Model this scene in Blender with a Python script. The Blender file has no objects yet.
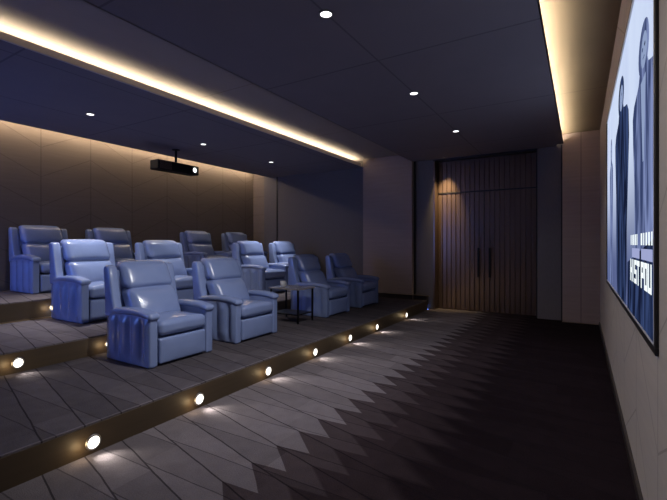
import bpy, bmesh, math, random
from mathutils import Vector
PI = math.pi
S = bpy.context.scene
COL = S.collection

# ------------------------------------------------------------ camera, world, exposure
cd = bpy.data.cameras.new('camera')
cam = bpy.data.objects.new('camera', cd)
COL.objects.link(cam)
cam.location = (0, 0, 1.4)
cam.rotation_euler = (PI / 2, 0, math.atan(247.5 / 405))
cd.sensor_width = 36
cd.lens = 405 / 667 * 36
cd.shift_y = -6 / 667
cd.clip_start = 0.02
S.camera = cam

W = bpy.data.worlds.new('world')
S.world = W
W.use_nodes = True
W.node_tree.nodes['Background'].inputs[0].default_value = (0.13, 0.27, 1.0, 1)
W.node_tree.nodes['Background'].inputs[1].default_value = 6.3  # blue fill light, comes in through the added near-wall opening

S.view_settings.view_transform = 'Standard'
S.view_settings.look = 'None'
S.view_settings.gamma = 1
S.view_settings.exposure = 0.0
S.view_settings.use_curve_mapping = False
S.cycles.use_denoising = True
S.cycles.max_bounces = 8
S.cycles.sample_clamp_indirect = 4

P_LEFT_COVE, P_RIGHT_COVE, P_SLOT = 20.0, 52.0, 34.0     # led strip emission
P_DOWN_SEAT, P_DOWN_AISLE, P_STEP, P_ACCENT = 250.0, 170.0, 7.0, 300.0
P_SCREEN = 1.15

# ------------------------------------------------------------ material helpers
def mat(name, col, rough=0.6, metal=0.0, spec=0.5, coat=0.0):
    m = bpy.data.materials.new(name)
    m.use_nodes = True
    b = m.node_tree.nodes['Principled BSDF']
    b.inputs['Base Color'].default_value = (*col, 1)
    b.inputs['Roughness'].default_value = rough
    b.inputs['Metallic'].default_value = metal
    b.inputs['Specular IOR Level'].default_value = spec
    b.inputs['Coat Weight'].default_value = coat
    return m

class NT:
    """small helper to write node maths as expressions"""
    def __init__(s, m):
        s.m = m; s.t = m.node_tree; s.b = s.t.nodes['Principled BSDF']
        tc = s.t.nodes.new('ShaderNodeTexCoord')
        s.co = tc.outputs['Object']
        sp = s.t.nodes.new('ShaderNodeSeparateXYZ')
        s.t.links.new(s.co, sp.inputs[0])
        s.x, s.y, s.z = sp.outputs
    def f(s, op, a, b=None, c=None, clamp=False):
        n = s.t.nodes.new('ShaderNodeMath'); n.operation = op; n.use_clamp = clamp
        for i, v in enumerate((a, b, c)):
            if v is None: continue
            if isinstance(v, (int, float)): n.inputs[i].default_value = v
            else: s.t.links.new(v, n.inputs[i])
        return n.outputs[0]
    def step(s, v, lo, hi):
        n = s.t.nodes.new('ShaderNodeMapRange'); n.interpolation_type = 'SMOOTHSTEP'
        s.t.links.new(v, n.inputs[0]); n.inputs[1].default_value = lo; n.inputs[2].default_value = hi
        return n.outputs[0]
    def mix(s, fac, a, b):
        n = s.t.nodes.new('ShaderNodeMix'); n.data_type = 'RGBA'
        if isinstance(fac, (int, float)): n.inputs[0].default_value = fac
        else: s.t.links.new(fac, n.inputs[0])
        for i, v in ((6, a), (7, b)):
            if isinstance(v, tuple): n.inputs[i].default_value = (*v, 1)
            else: s.t.links.new(v, n.inputs[i])
        return n.outputs[2]
    def noise(s, scale, detail=3, stretch=(1, 1, 1), dist=0.0):
        mp = s.t.nodes.new('ShaderNodeMapping'); mp.inputs['Scale'].default_value = stretch
        s.t.links.new(s.co, mp.inputs[0])
        n = s.t.nodes.new('ShaderNodeTexNoise')
        n.inputs['Scale'].default_value = scale; n.inputs['Detail'].default_value = detail
        n.inputs['Distortion'].default_value = dist
        s.t.links.new(mp.outputs[0], n.inputs['Vector'])
        return n.outputs[0]
    def col(s, c): s.t.links.new(c, s.b.inputs['Base Color'])
    def bump(s, h, strength=0.3, dist=0.01):
        n = s.t.nodes.new('ShaderNodeBump'); n.inputs['Strength'].default_value = strength
        n.inputs['Distance'].default_value = dist
        s.t.links.new(h, n.inputs['Height']); s.t.links.new(n.outputs[0], s.b.inputs['Normal'])
    def line(s, v, w):
        """1 near integer values of v (distance w), else 0"""
        fr = s.f('FRACT', v)
        d = s.f('MINIMUM', fr, s.f('SUBTRACT', 1.0, fr))
        return s.f('LESS_THAN', d, w)

def emit(name, col, strength):
    m = bpy.data.materials.new(name); m.use_nodes = True
    b = m.node_tree.nodes['Principled BSDF']
    b.inputs['Base Color'].default_value = (0.005, 0.005, 0.005, 1)
    b.inputs['Specular IOR Level'].default_value = 0.0
    b.inputs['Emission Color'].default_value = (*col, 1)
    b.inputs['Emission Strength'].default_value = strength
    return m

# leather
leather = mat('blue_leather', (0.25, 0.30, 0.47), 0.24, 0, 0.6, 0.25)
n = NT(leather)
n.col(n.mix(n.noise(5, 4), (0.175, 0.235, 0.45), (0.23, 0.295, 0.52)))
hh = n.f('ADD', n.f('MULTIPLY', n.noise(220, 2), 0.25), n.f('MULTIPLY', n.noise(14, 3), 1.0))
n.bump(hh, 0.2, 0.012)
dark_seam = mat('seam_piping', (0.09, 0.11, 0.24), 0.45)

# carpet : elongated diamond tufting with zigzag colour bands
carpet = mat('diamond_carpet', (0.2, 0.2, 0.2), 1.0, 0, 0.0)
n = NT(carpet)
wob = n.f('MULTIPLY', n.f('SUBTRACT', n.noise(3.0, 2), 0.5), 0.02)
yy = n.f('ADD', n.f('ADD', n.y, n.f('MULTIPLY', n.x, 0.24)), wob)
v = n.f('DIVIDE', yy, 0.252)
fy = n.f('FRACT', v)
cell = n.f('FLOOR', v)
xs = n.f('ADD', n.f('DIVIDE', n.x, 0.95), n.f('MULTIPLY', cell, 0.13))
fx = n.f('FRACT', xs)
tri = n.f('MINIMUM', n.f('DIVIDE', fy, 0.36), n.f('DIVIDE', n.f('SUBTRACT', 1.0, fy), 0.64))
side = n.f('GREATER_THAN', fy, fx)
rnd = n.t.nodes.new('ShaderNodeTexWhiteNoise'); rnd.noise_dimensions = '2D'
cmb = n.t.nodes.new('ShaderNodeCombineXYZ')
n.t.links.new(n.f('ADD', n.f('MULTIPLY', cell, 3.1), side), cmb.inputs[0])
n.t.links.new(n.f('FLOOR', xs), cmb.inputs[1])
n.t.links.new(cmb.outputs[0], rnd.inputs['Vector'])
tone = n.f('ADD', 0.84, n.f('MULTIPLY', rnd.outputs[0], 0.26))
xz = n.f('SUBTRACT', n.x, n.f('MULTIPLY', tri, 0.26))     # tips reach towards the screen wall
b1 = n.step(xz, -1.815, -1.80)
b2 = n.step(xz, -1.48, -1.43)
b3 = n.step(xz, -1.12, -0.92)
low_shade = n.f('MULTIPLY', n.step(n.x, -4.50, -4.49), n.f('SUBTRACT', 1.0, n.step(n.x, -2.82, -2.81)))
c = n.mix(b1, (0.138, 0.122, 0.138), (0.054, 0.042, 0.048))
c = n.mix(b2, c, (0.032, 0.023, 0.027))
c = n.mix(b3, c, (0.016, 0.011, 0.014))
c = n.mix(n.f('MULTIPLY', low_shade, 0.48), c, (0.010, 0.010, 0.016))  # lowest platform darkened: shade put into the carpet colour
vm = n.t.nodes.new('ShaderNodeVectorMath'); vm.operation = 'SCALE'
n.t.links.new(c, vm.inputs[0]); n.t.links.new(tone, vm.inputs['Scale'])
diag = n.f('LESS_THAN', n.f('ABSOLUTE', n.f('SUBTRACT', fy, fx)), 0.016)
edge = n.line(v, 0.02)
groove = n.f('MAXIMUM', edge, n.f('MULTIPLY', diag, 0.7))
c2 = n.mix(n.f('MULTIPLY', groove, 0.72), vm.outputs[0], (0.012, 0.010, 0.013))
pile = n.f('ADD', 0.62, n.f('ADD', n.f('MULTIPLY', n.noise(90, 4), 0.40), n.f('MULTIPLY', n.noise(9, 4), 0.40)))
vm2 = n.t.nodes.new('ShaderNodeVectorMath'); vm2.operation = 'SCALE'
n.t.links.new(c2, vm2.inputs[0]); n.t.links.new(pile, vm2.inputs['Scale'])
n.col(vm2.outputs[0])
n.bump(n.f('SUBTRACT', n.noise(120, 3), groove), 0.6, 0.006)

# panelled wall veneer with chevron joints (runs in y,z) -----------------------
def panel_wall(name, base, light, joint, y0, per, z0, chevron=True, axis='y'):
    m = mat(name, base, 0.62, 0, 0.35)
    n = NT(m)
    u = n.y if axis == 'y' else n.x
    st = (1, 0.5, 9) if axis == 'y' else (0.5, 1, 9)
    g = n.noise(3.2, 5, st, 0.4)
    cc = n.mix(g, base, light)
    vv = n.f('DIVIDE', n.f('SUBTRACT', u, y0), per)
    ln = n.line(vv, 0.008 / per)
    if chevron:
        w = n.f('FRACT', n.f('DIVIDE', vv, 2.0))
        tr = n.f('MULTIPLY', n.f('MINIMUM', w, n.f('SUBTRACT', 1.0, w)), 2.0)   # 0 at y0, 1 one panel on
        zz = n.f('SUBTRACT', n.f('SUBTRACT', n.z, z0), n.f('MULTIPLY', tr, 0.42))
        ln = n.f('MAXIMUM', ln, n.line(n.f('DIVIDE', zz, 0.5), 0.012))
    n.col(n.mix(n.f('MULTIPLY', ln, 0.42), cc, joint))
    n.bump(n.f('SUBTRACT', n.f('MULTIPLY', g, 0.2), ln), 0.5, 0.004)
    return m
M_back = panel_wall('brown_chevron_panel', (0.18, 0.14, 0.11), (0.23, 0.18, 0.145), (0.05, 0.035, 0.03), 3.283, 0.82, 2.544)
M_right = panel_wall('taupe_chevron_panel', (0.36, 0.315, 0.28), (0.44, 0.385, 0.345), (0.07, 0.06, 0.06), 2.2, 0.79, 0.0)
M_col = panel_wall('brown_grain_panel', (0.28, 0.21, 0.185), (0.36, 0.28, 0.245), (0.06, 0.05, 0.05), 0.0, 3.0, 0, False, 'x')
M_cove = panel_wall('cove_grain_panel', (0.20, 0.155, 0.10), (0.26, 0.20, 0.13), (0.07, 0.05, 0.04), 1.3, 2.4, 0, False)
M_cove2 = panel_wall('grey_cove_panel', (0.36, 0.31, 0.30), (0.42, 0.365, 0.35), (0.15, 0.12, 0.12), 1.3, 2.4, 0, False)
M_far = mat('slate_fabric_wall', (0.07, 0.068, 0.09), 0.8, 0, 0.2)
n = NT(M_far); n.col(n.mix(n.noise(40, 3, (1, 1, .3)), (0.15, 0.135, 0.135), (0.18, 0.165, 0.165)))
M_ceil = mat('navy_ceiling', (0.06, 0.055, 0.10), 0.75, 0, 0.25)
n = NT(M_ceil)
ln = n.f('MAXIMUM', n.line(n.f('DIVIDE', n.f('SUBTRACT', n.y, 1.7), 1.92), 0.005),
         n.line(n.f('DIVIDE', n.f('ADD', n.x, 1.7), 1.44), 0.006))
cc = n.mix(n.noise(2.5, 3), (0.22, 0.195, 0.23), (0.25, 0.22, 0.26))
n.col(n.mix(n.f('MULTIPLY', ln, 0.4), cc, (0.025, 0.022, 0.05)))
M_riser = mat('walnut_riser', (0.11, 0.075, 0.04), 0.5, 0, 0.4)
n = NT(M_riser); n.col(n.mix(n.noise(3, 4, (1, .4, 10)), (0.05, 0.034, 0.02), (0.08, 0.055, 0.032)))
M_black = mat('black_trim', (0.012, 0.011, 0.013), 0.45)
M_base = mat('dark_skirting', (0.03, 0.022, 0.022), 0.4)
M_brass = mat('brushed_brass', (0.55, 0.42, 0.25), 0.3, 1.0)
M_bronze = mat('bronze_slat', (0.13, 0.10, 0.085), 0.28, 0.7)
n = NT(M_bronze); n.col(n.mix(n.noise(6, 4, (1, 1, .12)), (0.17, 0.115, 0.095), (0.25, 0.175, 0.145)))
M_handle = mat('black_handle', (0.01, 0.01, 0.01), 0.35, 0.6)
M_ring = mat('satin_ring', (0.35, 0.33, 0.32), 0.35, 0.9)
M_lens_w = emit('warm_lens', (1.0, 0.95, 0.84), 3.0)
M_lens_c = emit('cool_lens', (0.95, 0.95, 1.0), 3.0)
M_led_l = emit('warm_led', (1.0, 0.84, 0.56), P_LEFT_COVE)
M_led_r = emit('warm_led_soft', (1.0, 0.88, 0.68), P_RIGHT_COVE)
M_led_s = emit('amber_led', (1.0, 0.80, 0.56), P_SLOT)
M_proj = mat('projector_case', (0.006, 0.006, 0.007), 0.55, 0, 0.2)
M_proj2 = mat('projector_grille', (0.09, 0.055, 0.055), 0.5)
M_frame = mat('screen_frame', (0.012, 0.010, 0.012), 0.5, 0, 0.2)
M_white = mat('white_ceramic', (0.5, 0.5, 0.52), 0.3)
M_tabtop = mat('stone_top', (0.20, 0.19, 0.21), 0.25)
M_tableg = mat('black_table_metal', (0.02, 0.02, 0.022), 0.35, 0.8)

# ------------------------------------------------------------ mesh helpers
def mesh_obj(name, bm, m, parent=None, smooth=False, mats=None):
    me = bpy.data.meshes.new(name)
    bmesh.ops.recalc_face_normals(bm, faces=bm.faces)
    bm.to_mesh(me); bm.free()
    for mm in (mats or [m]): me.materials.append(mm)
    if smooth:
        for p in me.polygons: p.use_smooth = True
    o = bpy.data.objects.new(name, me); COL.objects.link(o)
    if parent: o.parent = parent
    return o

def box(bm, x0, x1, y0, y1, z0, z1, mi=0, bevel=0.0, seg=2):
    r = bmesh.ops.create_cube(bm, size=1)
    vs = r['verts']
    for v in vs:
        v.co = Vector(((x0 + x1) / 2 + v.co.x * (x1 - x0), (y0 + y1) / 2 + v.co.y * (y1 - y0), (z0 + z1) / 2 + v.co.z * (z1 - z0)))
    fs = set(f for v in vs for f in v.link_faces)
    for f in fs: f.material_index = mi
    if bevel:
        es = list(set(e for v in vs for e in v.link_edges))
        bmesh.ops.bevel(bm, geom=es, offset=bevel, segments=seg, affect='EDGES', profile=0.5)
    return bm

def struct(name, m, *boxes, bevel=0.0):
    bm = bmesh.new()
    for b in boxes: box(bm, *b, bevel=bevel)
    o = mesh_obj(name, bm, m)
    o['kind'] = 'structure'
    return o

def thing(name, label, cat, loc=(0, 0, 0), group=None):
    o = bpy.data.objects.new(name, None); COL.objects.link(o)
    o.location = loc; o.empty_display_size = 0.1
    o['label'] = label; o['category'] = cat
    if group: o['group'] = group
    return o

def copy_thing(root, loc, label, lamp=True):
    r = root.copy(); COL.objects.link(r); r.location = loc; r['label'] = label
    for ch in list(root.children):
        c = ch.copy(); COL.objects.link(c); c.parent = r
        for g in list(ch.children):
            d = g.copy(); COL.objects.link(d); d.parent = c
    return r

def axis_pts(h, r, n):
    a = [-h, -h + r * 0.15, -h + r * 0.4, -h + r * 0.7, -h + r]
    inner = h - r
    mid = [-inner + 2 * inner * i / n for i in range(1, n)]
    return a + mid + [-x for x in reversed(a)]

def soft_box(x0, x1, y0, y1, z0, z1, r=0.03, n=8, puff=(0, 0, 0), fn=None, bm=None):
    """rounded, puffed and optionally deformed cushion block"""
    bm = bm or bmesh.new()
    hx, hy, hz = (x1 - x0) / 2, (y1 - y0) / 2, (z1 - z0) / 2
    c = Vector(((x0 + x1) / 2, (y0 + y1) / 2, (z0 + z1) / 2))
    H = (hx, hy, hz)
    A = [axis_pts(h, min(r, h * 0.98), n) for h in H]
    cache = {}
    def vert(p):
        k = tuple(round(q, 6) for q in p)
        if k in cache: return cache[k]
        inner = [max(-(H[i] - min(r, H[i] * .98)), min(H[i] - min(r, H[i] * .98), p[i])) for i in range(3)]
        d = Vector([p[i] - inner[i] for i in range(3)])
        q = Vector(inner) + (d.normalized() * min(r, min(H) * .98) if d.length > 1e-9 else d)
        u = [p[i] / H[i] for i in range(3)]
        add = [0, 0, 0]
        for i in range(3):
            j, k2 = (i + 1) % 3, (i + 2) % 3
            if puff[i]:
                add[i] = puff[i] * (u[i] ** 3) * (1 - u[j] ** 2) * (1 - u[k2] ** 2) ** 1.0
        q = q + Vector(add) + c
        if fn: q = Vector(fn(q, u))
        cache[k] = bm.verts.new(q)
        return cache[k]
    for ax in range(3):
        j, k = (ax + 1) % 3, (ax + 2) % 3
        for sgn in (-1, 1):
            for a in range(len(A[j]) - 1):
                for b in range(len(A[k]) - 1):
                    ps = []
                    for (ja, kb) in ((a, b), (a + 1, b), (a + 1, b + 1), (a, b + 1)):
                        p = [0, 0, 0]; p[ax] = sgn * H[ax]; p[j] = A[j][ja]; p[k] = A[k][kb]
                        ps.append(vert(p))
                    try: bm.faces.new(ps if sgn > 0 else ps[::-1])
                    except ValueError: pass
    return bm

def cyl(bm, p, r, h, axis='z', seg=32, r2=None, mi=0):
    from mathutils import Matrix
    rot = {'z': Matrix(), 'x': Matrix.Rotation(PI / 2, 4, 'Y'), 'y': Matrix.Rotation(-PI / 2, 4, 'X')}[axis]
    m = Matrix.Translation(p) @ rot
    r_ = bmesh.ops.create_cone(bm, cap_ends=True, segments=seg, radius1=r, radius2=r if r2 is None else r2, depth=h, matrix=m)
    for f in set(f for v in r_['verts'] for f in v.link_faces): f.material_index = mi
    return bm

def ring(bm, p, r_in, r_out, h, axis='z', seg=32):
    """flat annulus with thickness h along axis, centred p"""
    def pt(r, a, t):
        c, s = r * math.cos(a), r * math.sin(a)
        return {'z': (p[0] + c, p[1] + s, p[2] + t), 'x': (p[0] + t, p[1] + c, p[2] + s), 'y': (p[0] + c, p[1] + t, p[2] + s)}[axis]
    prof = [(r_in, -h / 2), (r_out, -h / 2), (r_out, h / 4), (r_out - h / 3, h / 2), (r_in, h / 2)]
    L = [[bm.verts.new(pt(r, 2 * PI * i / seg, t)) for (r, t) in prof] for i in range(seg)]
    for i in range(seg):
        a, b = L[i], L[(i + 1) % seg]
        for k in range(len(prof)):
            bm.faces.new((a[k], b[k], b[(k + 1) % len(prof)], a[(k + 1) % len(prof)]))
    return bm

# ------------------------------------------------------------ room shell
YN, YF = -1.6, 8.5           # near end, far wall
X1, X2, X3, XB = -2.8, -4.5, -6.2, -7.84
Z1, Z2, Z3 = 0.2, 0.4, 0.65
ZC = 3.2
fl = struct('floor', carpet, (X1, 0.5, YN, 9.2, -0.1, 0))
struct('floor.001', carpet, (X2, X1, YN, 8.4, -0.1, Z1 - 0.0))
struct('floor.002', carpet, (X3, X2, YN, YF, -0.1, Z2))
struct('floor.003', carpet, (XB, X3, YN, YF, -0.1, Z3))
# risers (thin boards in front of each platform)
struct('trim_1', M_riser, (X1, X1 + 0.012, YN, 8.4, 0, Z1 - 0.012))
struct('trim_2', M_riser, (X2, X2 + 0.012, YN, 8.4, Z1, Z2 - 0.012))
struct('trim_3', M_riser, (X3, X3 + 0.012, YN, 8.4, Z2, Z3 - 0.012))
struct('trim_4', M_brass, (X3 + 0.012, X3 + 0.03, YN, 8.4, Z2, Z2 + 0.014))
# right wall, back wall
struct('wall_right', M_right, (0.28, 0.4, YN, 8.8, 0, 3.5))
struct('wall_left', M_back, (XB - 0.12, XB, YN, 8.8, 0, 3.5))
struct('baseboard_right', M_base, (0.262, 0.28, YN, 8.35, 0, 0.06))
struct('wall_near', M_far, (-6.1, 0.4, YN - 0.1, YN, 0, 3.5), (XB, -6.1, YN - 0.1, YN, 0, 0.8), (XB, -6.1, YN - 0.1, YN, 3.1, 3.5))  # unseen wall; its opening is added to admit blue side fill
# far wall: slate field, column, panels, pilaster
struct('wall_far', M_far, (-6.95, -4.3, YF, 8.7, 0, 3.55))
struct('wall_far.008', M_back, (XB, -7.44, YF + 0.02, 8.7, 0, 3.5))
struct('wall_far.001', M_far, (-7.44, -6.98, YF + 0.02, 8.7, 0, 3.5))
struct('trim_5', M_black, (-6.985, -6.945, YF - 0.012, YF + 0.03, Z3, ZC))
struct('wall_far.002', M_col, (-4.3, -3.12, 8.35, 8.8, 0, 3.4))
struct('wall_far.003', M_far, (-3.12, -2.70, 8.5, 8.9, 0, 3.3))
struct('trim_6', M_black, (-3.12, -3.08, 8.46, 8.51, Z1, ZC))
struct('wall_far.004', M_far, (-0.70, -0.29, 8.5, 8.9, 0, 3.3))
struct('trim_7', M_black, (-0.31, -0.285, 8.44, 8.51, 0, ZC))
struct('wall_far.005', M_col, (-0.285, 0.28, 8.35, 8.8, 0, 3.5))
struct('wall_far.006', M_black, (-3.2, 0, 8.86, 9.0, 0, 3.3))
struct('baseboard_far', M_base, (-6.95, -4.3, YF - 0.015, YF, Z2, Z2 + 0.1))
struct('baseboard_far.001', M_base, (-4.3, -3.10, 8.335, 8.35, Z1, Z1 + 0.1), (-3.10, -2.8, 8.38, 8.5, Z1 - 0.1, Z1 + 0.1))
struct('trim_8', M_brass, (-3.7, -2.72, 8.328, 8.336, Z1 + 0.1, Z1 + 0.108))
struct('trim_9', M_brass, (-0.29, 0.26, 8.338, 8.35, 0.0, 0.014))

# ceilings and coves
struct('ceiling', M_ceil, (-3.14, -0.38, YN, 8.9, ZC, 3.5))
struct('ceiling.001', M_ceil, (-7.2, -4.6, YN, YF, ZC, 3.5))
struct('ceiling.002', M_cove2, (-4.6, -3.14, YN, 8.6, 3.355, 3.55))
struct('ceiling.003', M_cove, (-0.38, 0.28, YN, 8.6, 3.37, 3.5))
struct('ceiling.004', M_ceil, (XB, -7.2, YN, YF, 3.42, 3.5))
struct('trim_10', mat('pale_lip', (0.62, 0.55, 0.52), 0.6), (-4.365, -4.34, YN, 8.36, ZC, 3.265))
struct('trim_16', M_ceil, (-4.6, -4.365, YN, 8.5, ZC, 3.22))
struct('trim_11', M_ceil, (-0.38, -0.27, YN, 8.36, ZC, 3.215), (-0.278, -0.27, YN, 8.36, ZC, 3.25))  # second box: lip added to keep direct LED light off the wall
struct('trim_12', M_cove, (-3.14, -3.125, YN, 8.35, ZC, 3.34))
struct('trim_13', M_black, (-2.7, -0.7, 8.5, 8.86, 3.17, ZC))

def led(name, m, label, b):
    bm = bmesh.new(); box(bm, *b)
    o = mesh_obj(name, bm, m); o['label'] = label; o['category'] = 'light strip'
    return o
led('light_strip', M_led_l, 'warm LED strip glowing in the ceiling trough above the seats', (-4.50, -4.43, YN, 8.30, 3.22, 3.235))
led('light_strip.001', M_led_r, 'warm LED strip glowing in the ceiling slot beside the screen wall', (-0.365, -0.325, YN, 8.30, 3.215, 3.23))
led('light_strip.002', M_led_s, 'amber LED strip washing the top of the wall behind the back row', (-7.72, -7.68, YN, 8.45, 3.40, 3.412))

# ------------------------------------------------------------ double door with fluted bronze slats
def slat_panel(bm, x0, x1, z0, z1, y, count, depth=0.022):
    """row of rounded vertical flutes facing -y, closed at the back"""
    w = (x1 - x0) / count; per = 10
    prof = []
    for i in range(count):
        for k in range(per + 1):
            t = k / per
            tt = [0, .03, .06, .10, .3, .5, .7, .90, .94, .97, 1][k]
            d = depth * min(1, 1 - max(0, 1 - min(tt, 1 - tt) / .10) ** 2)
            prof.append((x0 + w * (i + 0.04 + 0.92 * tt), y - d))
    top = [bm.verts.new((px, py, z1)) for px, py in prof]
    bot = [bm.verts.new((px, py, z0)) for px, py in prof]
    for i in range(len(prof) - 1):
        bm.faces.new((bot[i], bot[i + 1], top[i + 1], top[i]))
    box(bm, x0, x1, y, y + 0.03, z0, z1)
DY = 8.72
for k, (a, b) in enumerate(((-2.655, -1.695), (-1.685, -0.725))):
    bm = bmesh.new()
    slat_panel(bm, a, b, 0.012, 2.48, DY, 10, 0.007)
    d = mesh_obj('door_%d' % (k + 1), bm, M_bronze); d['kind'] = 'structure'
    hx = -1.80 if k == 0 else -1.58
    bm = bmesh.new()
    box(bm, hx - 0.018, hx + 0.018, DY - 0.085, DY - 0.055, 0.72, 1.32, bevel=0.006)
    for zz in (0.80, 1.24): cyl(bm, (hx, DY - 0.035, zz), 0.011, 0.07, 'y', 12)
    mesh_obj('door_handle', bm, M_handle, d)
bm = bmesh.new(); slat_panel(bm, -2.655, -0.725, 2.51, 3.17, DY, 20, 0.007)
o = mesh_obj('wall_far.007', bm, M_bronze); o['kind'] = 'structure'
struct('trim_15', M_bronze, (-2.70, -2.665, 8.505, 8.80, 0, 3.17))
struct('trim_14', M_black, (-0.725, -0.70, 8.55, 8.78, 0, 3.17), (-2.655, -0.725, 8.70, 8.76, 2.484, 2.506))

# ------------------------------------------------------------ screen on the right wall
sx = 0.2735
KS = 0.2715 / 0.22
def ky(y): return y * KS
def kz(z): return 1.4 + (z - 1.4) * KS
Y0, Y1, ZB, ZT = 1.78, 4.80, 1.045, 2.585
scr = thing('display_screen', 'large backlit screen in a dark frame showing pale standing figures, on the right wall', 'screen', (0.28, ky((Y0 + Y1) / 2), kz(ZB)))
def loc_parent(o, root):
    o.parent = root; o.location = -Vector(root.location)
bm = bmesh.new()
fw, ft = 0.035, 0.10
a0, a1, c0, c1 = ky(Y0), ky(Y1), kz(ZB), kz(ZT)
box(bm, 0.266, 0.2795, a0 - fw, a1 + 0.07, c0 - fw, c0, bevel=0.003)
box(bm, 0.266, 0.2795, a0 - fw, a1 + 0.07, c1 + 0.02, c1 + 0.04, bevel=0.003)
box(bm, 0.266, 0.2795, a0 - fw, a0, c0, c1, bevel=0.003)
box(bm, 0.266, 0.2795, a1, a1 + 0.07, c0, c1, bevel=0.003)
loc_parent(mesh_obj('frame', bm, M_frame), scr)
bm = bmesh.new()
box(bm, 0.2655, 0.275, a0, a1, c0, c0 + 0.008)
box(bm, 0.2655, 0.275, a0, a0 + 0.010, c0, c1)
box(bm, 0.2655, 0.2795, a0, a1, c1, c1 + 0.02)
loc_parent(mesh_obj('edge_strip', bm, mat('pale_edge', (0.6, 0.6, 0.65), 0.3)), scr)
# the picture
pic = []
def pm(name, col, s=1.0):
    pic.append(emit('picture_' + name, col, s * P_SCREEN)); return len(pic) - 1
# background with soft cloudy gradient of the picture itself
i_bg = pm('sky', (0.74, 0.83, 1.0), 0.85)
n = NT(pic[i_bg])
g = n.step(n.z, 1.15, 2.2)
cl = n.noise(2.2, 4, (1, 1, .5))
cc = n.mix(g, (0.05, 0.065, 0.17), (0.72, 0.82, 1.0))
cc = n.mix(n.f('MULTIPLY', cl, 0.5), cc, (0.30, 0.38, 0.72))
n.t.links.new(cc, n.b.inputs['Emission Color'])
def fig_mat(name, lo, hi, sc):
    i = pm(name, lo, 1.0); n = NT(pic[i])
    f = n.noise(sc, 5, (1, 2.2, .55), 1.2)
    f = n.step(f, 0.35, 0.7)
    n.t.links.new(n.mix(f, lo, hi), n.b.inputs['Emission Color'])
    return i
i_dark = fig_mat('dark_coat', (0.004, 0.007, 0.025), (0.035, 0.06, 0.16), 3.0)
i_mid = fig_mat('blue_coat', (0.03, 0.045, 0.12), (0.20, 0.25, 0.47), 2.6)
i_face = pm('face', (0.30, 0.38, 0.60), 0.8)
i_type = pm('lettering', (0.85, 0.93, 0.95), 1.0)
i_band = pm('soft_line', (0.30, 0.33, 0.55), 1.0)
bm = bmesh.new()
box(bm, sx + 0.0005, 0.2795, a0, a1, c0, c1, i_bg)
def poly(pts, x, mi):
    x = sx + (x - sx) * 0.5
    pts = [(min(max(y, Y0 + 0.012), Y1 - 0.012), z) for y, z in pts]
    vs = [bm.verts.new((x, ky(y), kz(z))) for y, z in pts]
    vb = [bm.verts.new((x + 0.0004, ky(y), kz(z))) for y, z in pts]
    f = bm.faces.new(vs); f.material_index = mi
    for i in range(len(pts)):
        q = bm.faces.new((vs[i], vs[(i + 1) % len(pts)], vb[(i + 1) % len(pts)], vb[i])); q.material_index = mi
def ell(cy, cz, ry, rz, x, mi, seg=24):
    poly([(cy + ry * math.cos(2 * PI * i / seg), cz + rz * math.sin(2 * PI * i / seg)) for i in range(seg)], x, mi)
def person(cy, top, w, x, mi, hair):
    """standing hooded / coated figure, symmetric with small irregularities"""
    h = top - ZB - 0.004
    R = [(0.00, 0.30), (0.10, 0.36), (0.30, 0.40), (0.50, 0.44), (0.66, 0.50), (0.76, 0.50), (0.80, 0.42), (0.83, 0.20), (0.86, 0.15)]
    right = [(cy + w * b * (1 + 0.05 * math.sin(9 * a)), ZB + 0.004 + h * a) for a, b in R]
    left = [(cy - w * b * (1 + 0.05 * math.cos(11 * a)), ZB + 0.004 + h * a) for a, b in reversed(R)]
    poly(right + left, x, mi)
    ell(cy, ZB + h * 0.915, w * 0.21, h * 0.085, x, mi)
    ell(cy - w * .03, ZB + h * 0.905, w * 0.12, h * 0.055, x - 0.002, i_face, 16)
    for s in (-1, 1):
        ell(cy + s * w * .045 - w * .03, ZB + h * 0.915, w * 0.022, h * 0.006, x - 0.0045, hair, 8)
    poly([(cy - w * .06, ZB + h * .88), (cy + w * .0, ZB + h * .88), (cy + w * .0, ZB + h * .884), (cy - w * .06, ZB + h * .884)], x - 0.0045, hair)
    # lapels and belt shapes
    poly([(cy - w * .10, ZB + h * .82), (cy + w * .10, ZB + h * .82), (cy + w * .02, ZB + h * .55), (cy - w * .02, ZB + h * .55)], x - 0.002, i_face if hair == i_dark else i_dark)
person(4.20, 2.30, 0.42, sx + 0.000, i_mid, i_dark)
person(3.20, 2.47, 1.0, sx - 0.003, i_dark, i_mid)
person(2.09, 2.315, 0.78, sx - 0.006, i_mid, i_dark)
poly([(Y0 + 0.02, ZB + .006), (2.75, ZB + .006), (2.75, 1.30), (Y0 + 0.02, 1.42)], sx - 0.0085, i_dark)
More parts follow.
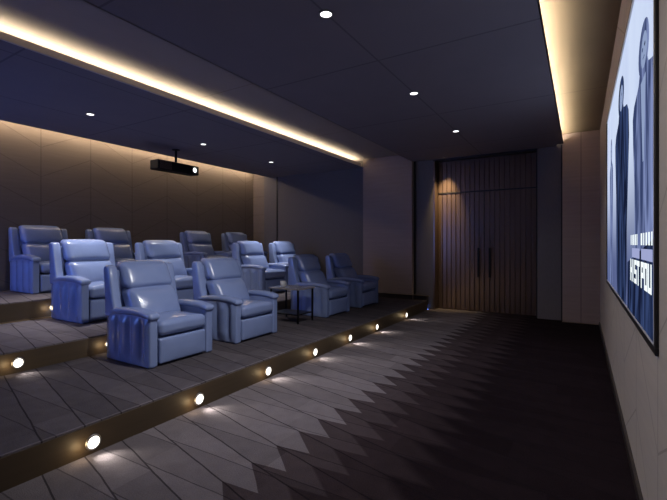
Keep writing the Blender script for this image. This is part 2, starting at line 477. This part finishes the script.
# faint lines of lettering: thin bars, a soft line and a bold two-word line
tx = sx - 0.0115
yy_ = 2.56
for wd, gap in ((.035, .035), (.035, .035), (.05, .035), (.05, .035), (.035, .15), (.06, .04), (.035, .05), (.05, .04), (.05, .04), (.04, .0)):
    poly([(yy_, 1.395), (yy_ - wd * .82, 1.395), (yy_ - wd * .82, 1.445), (yy_, 1.445)], tx, i_type); yy_ -= (wd + gap) * 0.82
poly([(2.50, 1.335), (2.20, 1.335), (2.20, 1.38), (2.50, 1.38)], tx, i_band)
poly([(2.14, 1.335), (1.82, 1.335), (1.82, 1.38), (2.14, 1.38)], tx, i_band)
def glyph(y, w, kind):
    t = w * 0.30; z0, z1 = 1.215, 1.325; hb = (z1 - z0)
    def r(a0, a1, b0, b1): poly([(y - a0, z0 + b0 * hb), (y - a1, z0 + b0 * hb), (y - a1, z0 + b1 * hb), (y - a0, z0 + b1 * hb)], tx, i_type)
    if kind == 'I': r(w * .2, w * .2 + t * 1.3, 0, 1)
    if kind == 'H': r(0, t, 0, 1); r(w - t, w, 0, 1); r(t, w - t, .38, .62)
    if kind == 'S': r(0, w, .80, 1); r(0, w, .40, .60); r(0, w, 0, .2); r(0, t, .6, .8); r(w - t, w, .2, .4)
    if kind == 'T': r(0, w, .78, 1); r(w / 2 - t / 2, w / 2 + t / 2, 0, .78)
    if kind == 'P': r(0, t, 0, 1); r(t, w, .8, 1); r(t, w, .4, .6); r(w - t, w, .6, .8)
    if kind == 'O': r(0, t, 0, 1); r(w - t, w, 0, 1); r(t, w - t, .8, 1); r(t, w - t, 0, .2)
    if kind == 'U': r(0, t, 0, 1); r(w - t, w, 0, 1); r(t, w - t, 0, .2)
yy_ = 2.58
for ch in 'HIST POU':
    if ch == ' ': yy_ -= 0.035; continue
    w = 0.095 if ch != 'I' else 0.06
    glyph(yy_, w, ch); yy_ -= w + 0.012
loc_parent(mesh_obj('screen_picture', bm, None, mats=pic), scr)

# ------------------------------------------------------------ recliner
def make_recliner(label, loc, group):
    t = thing('recliner_chair', label, 'chair', loc, group)
    def P(name, bm, m=leather, parent=t): return mesh_obj(name, bm, m, parent, smooth=True)
    P('base', soft_box(-0.34, 0.30, -0.292, 0.292, 0.0, 0.28, 0.02, 4))
    P('footrest', soft_box(0.26, 0.372, -0.284, 0.284, 0.02, 0.272, 0.022, 8, (0.012, 0, 0)))
    def seatfn(q, u):
        q = q.copy()
        if u[2] > 0: q.z += 0.012 * (1 - u[1] ** 2)
        q.z += 0.03 * (q.x + 0.2) * 0.5
        return q
    P('seat_cushion', soft_box(-0.24, 0.385, -0.286, 0.286, 0.288, 0.425, 0.045, 10, (0.012, 0, 0.03), seatfn))
    for s in (-1, 1):
        def flute(q, u, s=s):
            q = q.copy()
            if u[1] * s > 0.9:
                ph = (q.x + 0.36) / 0.70 * 3.5
                if 0 <= ph <= 3.5:
                    lobe = abs(math.sin(PI * ph)) ** 0.7
                    zt = max(0.0, min(1.0, (0.485 - q.z) / 0.07)) * max(0.0, min(1.0, (q.z - 0.01) / 0.10))
                    q.y += s * 0.05 * (lobe - 0.55) * zt
            return q
        a, b = (0.296, 0.392) if s > 0 else (-0.392, -0.296)
        P('arm', soft_box(-0.375, 0.365, a, b, 0.0, 0.50, 0.022, 26, (0, 0, 0), flute))
        a, b = (0.278, 0.405) if s > 0 else (-0.405, -0.278)
        def armfn(q, u):
            q = q.copy(); f = (q.x + 0.3) / 0.68
            q.z += 0.022 * math.sin(PI * max(0, min(1, f))) - 0.01 * max(0, f - .8) * 5
            return q
        P('arm_pad', soft_box(-0.31, 0.388, a, b, 0.468, 0.535, 0.033, 10, (0.0, 0.0, 0.006), armfn))
        # wing: leaning side panel from arm up to the headrest
        prof = [(-0.395, 0.44), (-0.41, 0.70), (-0.428, 0.93), (-0.418, 0.962), (-0.39, 0.976), (-0.345, 0.972), (-0.320, 0.95),
                (-0.285, 0.78), (-0.250, 0.62), (-0.225, 0.545), (-0.205, 0.50), (-0.205, 0.44)]
        bm = bmesh.new()
        y0, y1 = (0.300, 0.396) if s > 0 else (-0.396, -0.300)
        va = [bm.verts.new((x, y0, z)) for x, z in prof]; vb = [bm.verts.new((x, y1, z)) for x, z in prof]
        bm.faces.new(va); bm.faces.new(vb[::-1])
        for i in range(len(prof)): bm.faces.new((va[i], vb[i], vb[(i + 1) % len(prof)], va[(i + 1) % len(prof)]))
        bmesh.ops.recalc_face_normals(bm, faces=bm.faces)
        es = [e for e in bm.edges if abs(e.verts[0].co.y - e.verts[1].co.y) < 1e-6]
        bmesh.ops.bevel(bm, geom=es, offset=0.02, segments=3, affect='EDGES', profile=0.5)
        P('wing', bm)
    def lean(k, z0):
        def fn(q, u):
            q = q.copy(); q.x -= k * (q.z - z0)
            return q
        return fn
    P('back_panel', soft_box(-0.385, -0.27, -0.302, 0.302, 0.08, 0.93, 0.03, 6, (0, 0, 0), lean(0.07, 0.3)))
    P('back_cushion', soft_box(-0.20, 0.02, -0.280, 0.280, 0.40, 0.735, 0.065, 9, (0.055, 0, 0.014), lean(0.50, 0.42)))
    hr = P('headrest', soft_box(-0.165, 0.015, -0.284, 0.284, 0.725, 1.01, 0.065, 9, (0.028, 0, 0.008), lean(0.50, 0.42)))
    bm = bmesh.new()
    return t
GRP = ['blue recliners on the lowest platform', 'blue recliners on the middle platform', 'blue recliners on the top platform']
rows = [
 (-3.88, Z1, [(2.775, 'blue leather recliner nearest the camera, front row, wall light glowing behind its base'),
              (3.91, 'pale blue leather recliner in the front row, second from the left, beside the side table'),
              (5.93, 'dim blue leather recliner right of the side table, bright streaks on its fluted side'),
              (7.12, 'dark shaded recliner at the far right end of the front row')]),
 (-5.68, Z2, [(3.07, 'blue leather recliner with a bright white-lit headrest, leftmost in the middle row'),
              (4.30, 'light silvery blue recliner, second from the left in the middle row'),
              (6.42, 'grey blue recliner in the middle row, right behind the side table'),
              (7.57, 'recliner with the brightest whitish headrest, far right end of the middle row')]),
 (-7.34, Z3, [(3.21, 'deep blue recliner at the far left of the top row'),
              (4.38, 'mostly hidden blue recliner in the top row, second from the left'),
              (6.43, 'dark grey blue recliner in the top row, one highlight on its cushion, below the projector'),
              (7.68, 'small dim recliner at the right end of the top row')]),
]
first = None
for ri, (x, z, lst) in enumerate(rows):
    for y, lab in lst:
        if first is None:
            first = make_recliner(lab, (x, y, z), GRP[ri])
        else:
            r = copy_thing(first, (x, y, z), lab); r['group'] = GRP[ri]; r.scale = [(1, 1, 1), (1.05,) * 3, (1.045,) * 3][ri]

# ------------------------------------------------------------ side table and mug
tb = thing('side_table', 'small dark metal side table with a stone top between front row recliners', 'table', (-3.87, 5.08, Z1))
bm = bmesh.new(); box(bm, -0.29, 0.29, -0.22, 0.22, 0.505, 0.53, bevel=0.006); mesh_obj('tabletop', bm, M_tabtop, tb)
for a in (-0.26, 0.26):
    for b in (-0.19, 0.19):
        bm = bmesh.new(); box(bm, a - 0.011, a + 0.011, b - 0.011, b + 0.011, 0, 0.505); mesh_obj('leg', bm, M_tableg, tb)
bm = bmesh.new(); box(bm, -0.25, 0.25, -0.18, 0.18, 0.12, 0.14, bevel=0.004); mesh_obj('shelf', bm, M_tableg, tb)
mg = thing('mug', 'small white mug standing on the side table', 'mug', (-4.0, 5.02, Z1 + 0.53))
bm = bmesh.new()
prof = [(0, 0), (0.034, 0), (0.04, 0.006), (0.042, 0.09), (0.039, 0.09), (0.036, 0.01), (0, 0.01)]
L = [[bm.verts.new((r * math.cos(2 * PI * i / 24), r * math.sin(2 * PI * i / 24), z)) for r, z in prof[1:-1]] for i in range(24)]
for i in range(24):
    a, b = L[i], L[(i + 1) % 24]
    for k in range(len(a) - 1): bm.faces.new((a[k], b[k], b[k + 1], a[k + 1]))
bm.faces.new([l[0] for l in L]); bm.faces.new([l[-1] for l in L][::-1])
mesh_obj('cup', bm, M_white, mg, smooth=True)
bm = bmesh.new()
pr = []
for i in range(9):
    a = -PI / 2 + PI * i / 8
    cx_, cz_ = 0.040 + 0.026 * math.cos(a), 0.048 + 0.028 * math.sin(a)
    pr.append([bm.verts.new((cx_ + 0.005 * math.cos(b) * math.cos(a), 0.005 * math.sin(b), cz_ + 0.005 * math.cos(b) * math.sin(a))) for b in [2 * PI * j / 8 for j in range(8)]])
for i in range(8):
    for j in range(8): bm.faces.new((pr[i][j], pr[i + 1][j], pr[i + 1][(j + 1) % 8], pr[i][(j + 1) % 8]))
mesh_obj('mug_handle', bm, M_white, mg, smooth=True)

# ------------------------------------------------------------ projector
pj = thing('projector', 'wide black projector with a bright lens hanging from the ceiling', 'projector', (-6.6, 4.93, ZC))
ox, oy, oz = 0, 0, 0
bm = soft_box(-0.04, 0.20, -0.42, 0.48, -0.455, -0.285, 0.015, 4)
mesh_obj('case', bm, M_proj, pj)
bm = bmesh.new()
for k in range(9): box(bm, 0.198, 0.206, -0.39, -0.14, -0.44 + k * 0.016, -0.432 + k * 0.016)
mesh_obj('grille', bm, M_proj2, pj)
bm = bmesh.new(); cyl(bm, (0, 0.1, -0.15), 0.022, 0.28, 'z', 20); cyl(bm, (0, 0.1, -0.006), 0.07, 0.012, 'z', 28)
box(bm, -0.08, 0.08, 0.02, 0.18, -0.287, -0.277)
mesh_obj('ceiling_mount', bm, M_proj, pj)
bm = bmesh.new(); ring(bm, (0.215, 0.36, -0.372), 0.05, 0.068, 0.03, 'x')
lr = mesh_obj('lens_ring', bm, M_proj, pj)
bm = bmesh.new(); cyl(bm, (0.210, 0.36, -0.372), 0.05, 0.012, 'x', 28)
mesh_obj('lens', bm, emit('projector_lens', (0.95, 0.97, 1.0), 1.6), lr)

# ------------------------------------------------------------ ceiling downlights
def lamp(name, kind, energy, col, parent, loc=(0, 0, 0), rot=(0, 0, 0), size=None, blend=0.5, rad=0.03):
    l = bpy.data.lights.new(name, kind); l.energy = energy; l.color = col
    if kind == 'SPOT': l.spot_size = size; l.spot_blend = blend
    l.shadow_soft_size = rad
    o = bpy.data.objects.new(name, l); COL.objects.link(o); o.parent = parent; o.location = loc; o.rotation_euler = rot
    return o
def downlight(x, y, label, energy, lens=M_lens_c, r=0.045, col=(1.0, 0.97, 0.95), size=1.9, blend=0.8, z=ZC, tilt=(0, 0, 0)):
    t = thing('ceiling_downlight', label, 'light', (x, y, z), 'recessed ceiling downlights')
    bm = bmesh.new(); ring(bm, (0, 0, -0.004), r, r + 0.013, 0.008, 'z'); mesh_obj('trim_ring', bm, M_ring, t)
    bm = bmesh.new(); cyl(bm, (0, 0, -0.002), r, 0.004, 'z', 28); mesh_obj('lens', bm, lens, t)
    lamp('downlight_beam', 'SPOT', energy, col, t, (0, 0, -0.03), tilt, size, blend, 0.03)
    return t
downlight(-1.7, 2.67, 'round downlight at the top of the photo, nearest in the aisle ceiling', P_DOWN_AISLE * 1.5, size=1.75, blend=1, tilt=(math.radians(6), math.radians(30), 0))
downlight(-1.7, 4.62, 'round downlight in the middle of the aisle ceiling', P_DOWN_AISLE * 0.6, size=2.0, blend=1, tilt=(math.radians(-14), math.radians(-24), 0))
downlight(-1.7, 6.52, 'round downlight in the aisle ceiling nearest the bronze doors', P_DOWN_AISLE * 0.25, size=2.0, blend=1, tilt=(0, math.radians(-18), 0))
downlight(-1.7, 0.75, 'added unseen aisle downlight above the view, aimed to brighten the screen wall', P_DOWN_AISLE * 0.9, size=1.7, blend=1, tilt=(math.radians(10), math.radians(-42), 0))  # fixture added out of view to brighten the screen wall
downlight(-5.8, 3.03, 'ceiling downlight left of the projector, over the seats', P_DOWN_SEAT, size=1.25, blend=1)
downlight(-5.8, 5.00, 'ceiling downlight just right of the projector, over the seats', P_DOWN_SEAT * 0.7, size=1.25, blend=1)
downlight(-5.8, 6.87, 'ceiling downlight over the seats nearest the far wall', P_DOWN_SEAT * 1.1, size=1.15, blend=1)
M_lens_off = emit('amber_lens', (1.0, 0.75, 0.4), 0.5)
downlight(-2.43, 8.38, 'small amber accent light added above the left side of the bronze doors to make a glow', P_ACCENT, M_lens_off, 0.018, (1.0, 0.72, 0.34), 0.86, 1.0, ZC, (math.radians(19), math.radians(3), 0))  # added lamp, recreates the amber glow on the door slats

# ------------------------------------------------------------ step lights
def step_light(x, y, z, label, group, first=[None]):
    if first[0] is None:
        t = thing('step_light', label, 'light', (x, y, z), group)
        bm = bmesh.new(); ring(bm, (0.004, 0, 0), 0.040, 0.052, 0.014, 'x'); mesh_obj('bezel', bm, M_ring, t)
        bm = bmesh.new(); cyl(bm, (0.004, 0, 0), 0.040, 0.010, 'x', 32); mesh_obj('lens', bm, M_lens_w, t)
        lamp('step_beam', 'SPOT', P_STEP, (1.0, 0.93, 0.78), t, (0.03, 0, 0), (0, math.radians(-64), math.radians(14)), 1.5, 1.0, 0.03)
        lamp('step_glow', 'POINT', P_STEP * 0.045, (1.0, 0.74, 0.40), t, (0.05, -0.09, 0.0), rad=0.03)
        first[0] = t
    else:
        t = copy_thing(first[0], (x, y, z), label); t['group'] = group
    return t
ord1 = ['nearest the camera, lowest riser', 'second along the lowest riser, in front of the nearest recliner', 'third along the lowest riser, below the second recliner',
        'fourth along the lowest riser', 'fifth along the lowest riser', 'sixth along the lowest riser', 'furthest along the lowest riser, near the bronze doors']
for y, l in zip((1.474, 2.355, 3.249, 4.122, 5.002, 5.886, 7.164), ord1):
    step_light(X1 + 0.012, y, 0.075, 'round step light ' + l, 'lights in the lowest riser')
step_light(X2 + 0.012, 1.69, 0.29, 'round step light at the left edge, in the middle riser', 'lights in the middle riser')
step_light(X2 + 0.012, 2.55, 0.29, 'step light in the middle riser, half hidden behind the nearest recliner', 'lights in the middle riser')
step_light(X3 + 0.012, 2.74, 0.53, 'step light in the top riser, half hidden behind a recliner at the left', 'lights in the top riser')
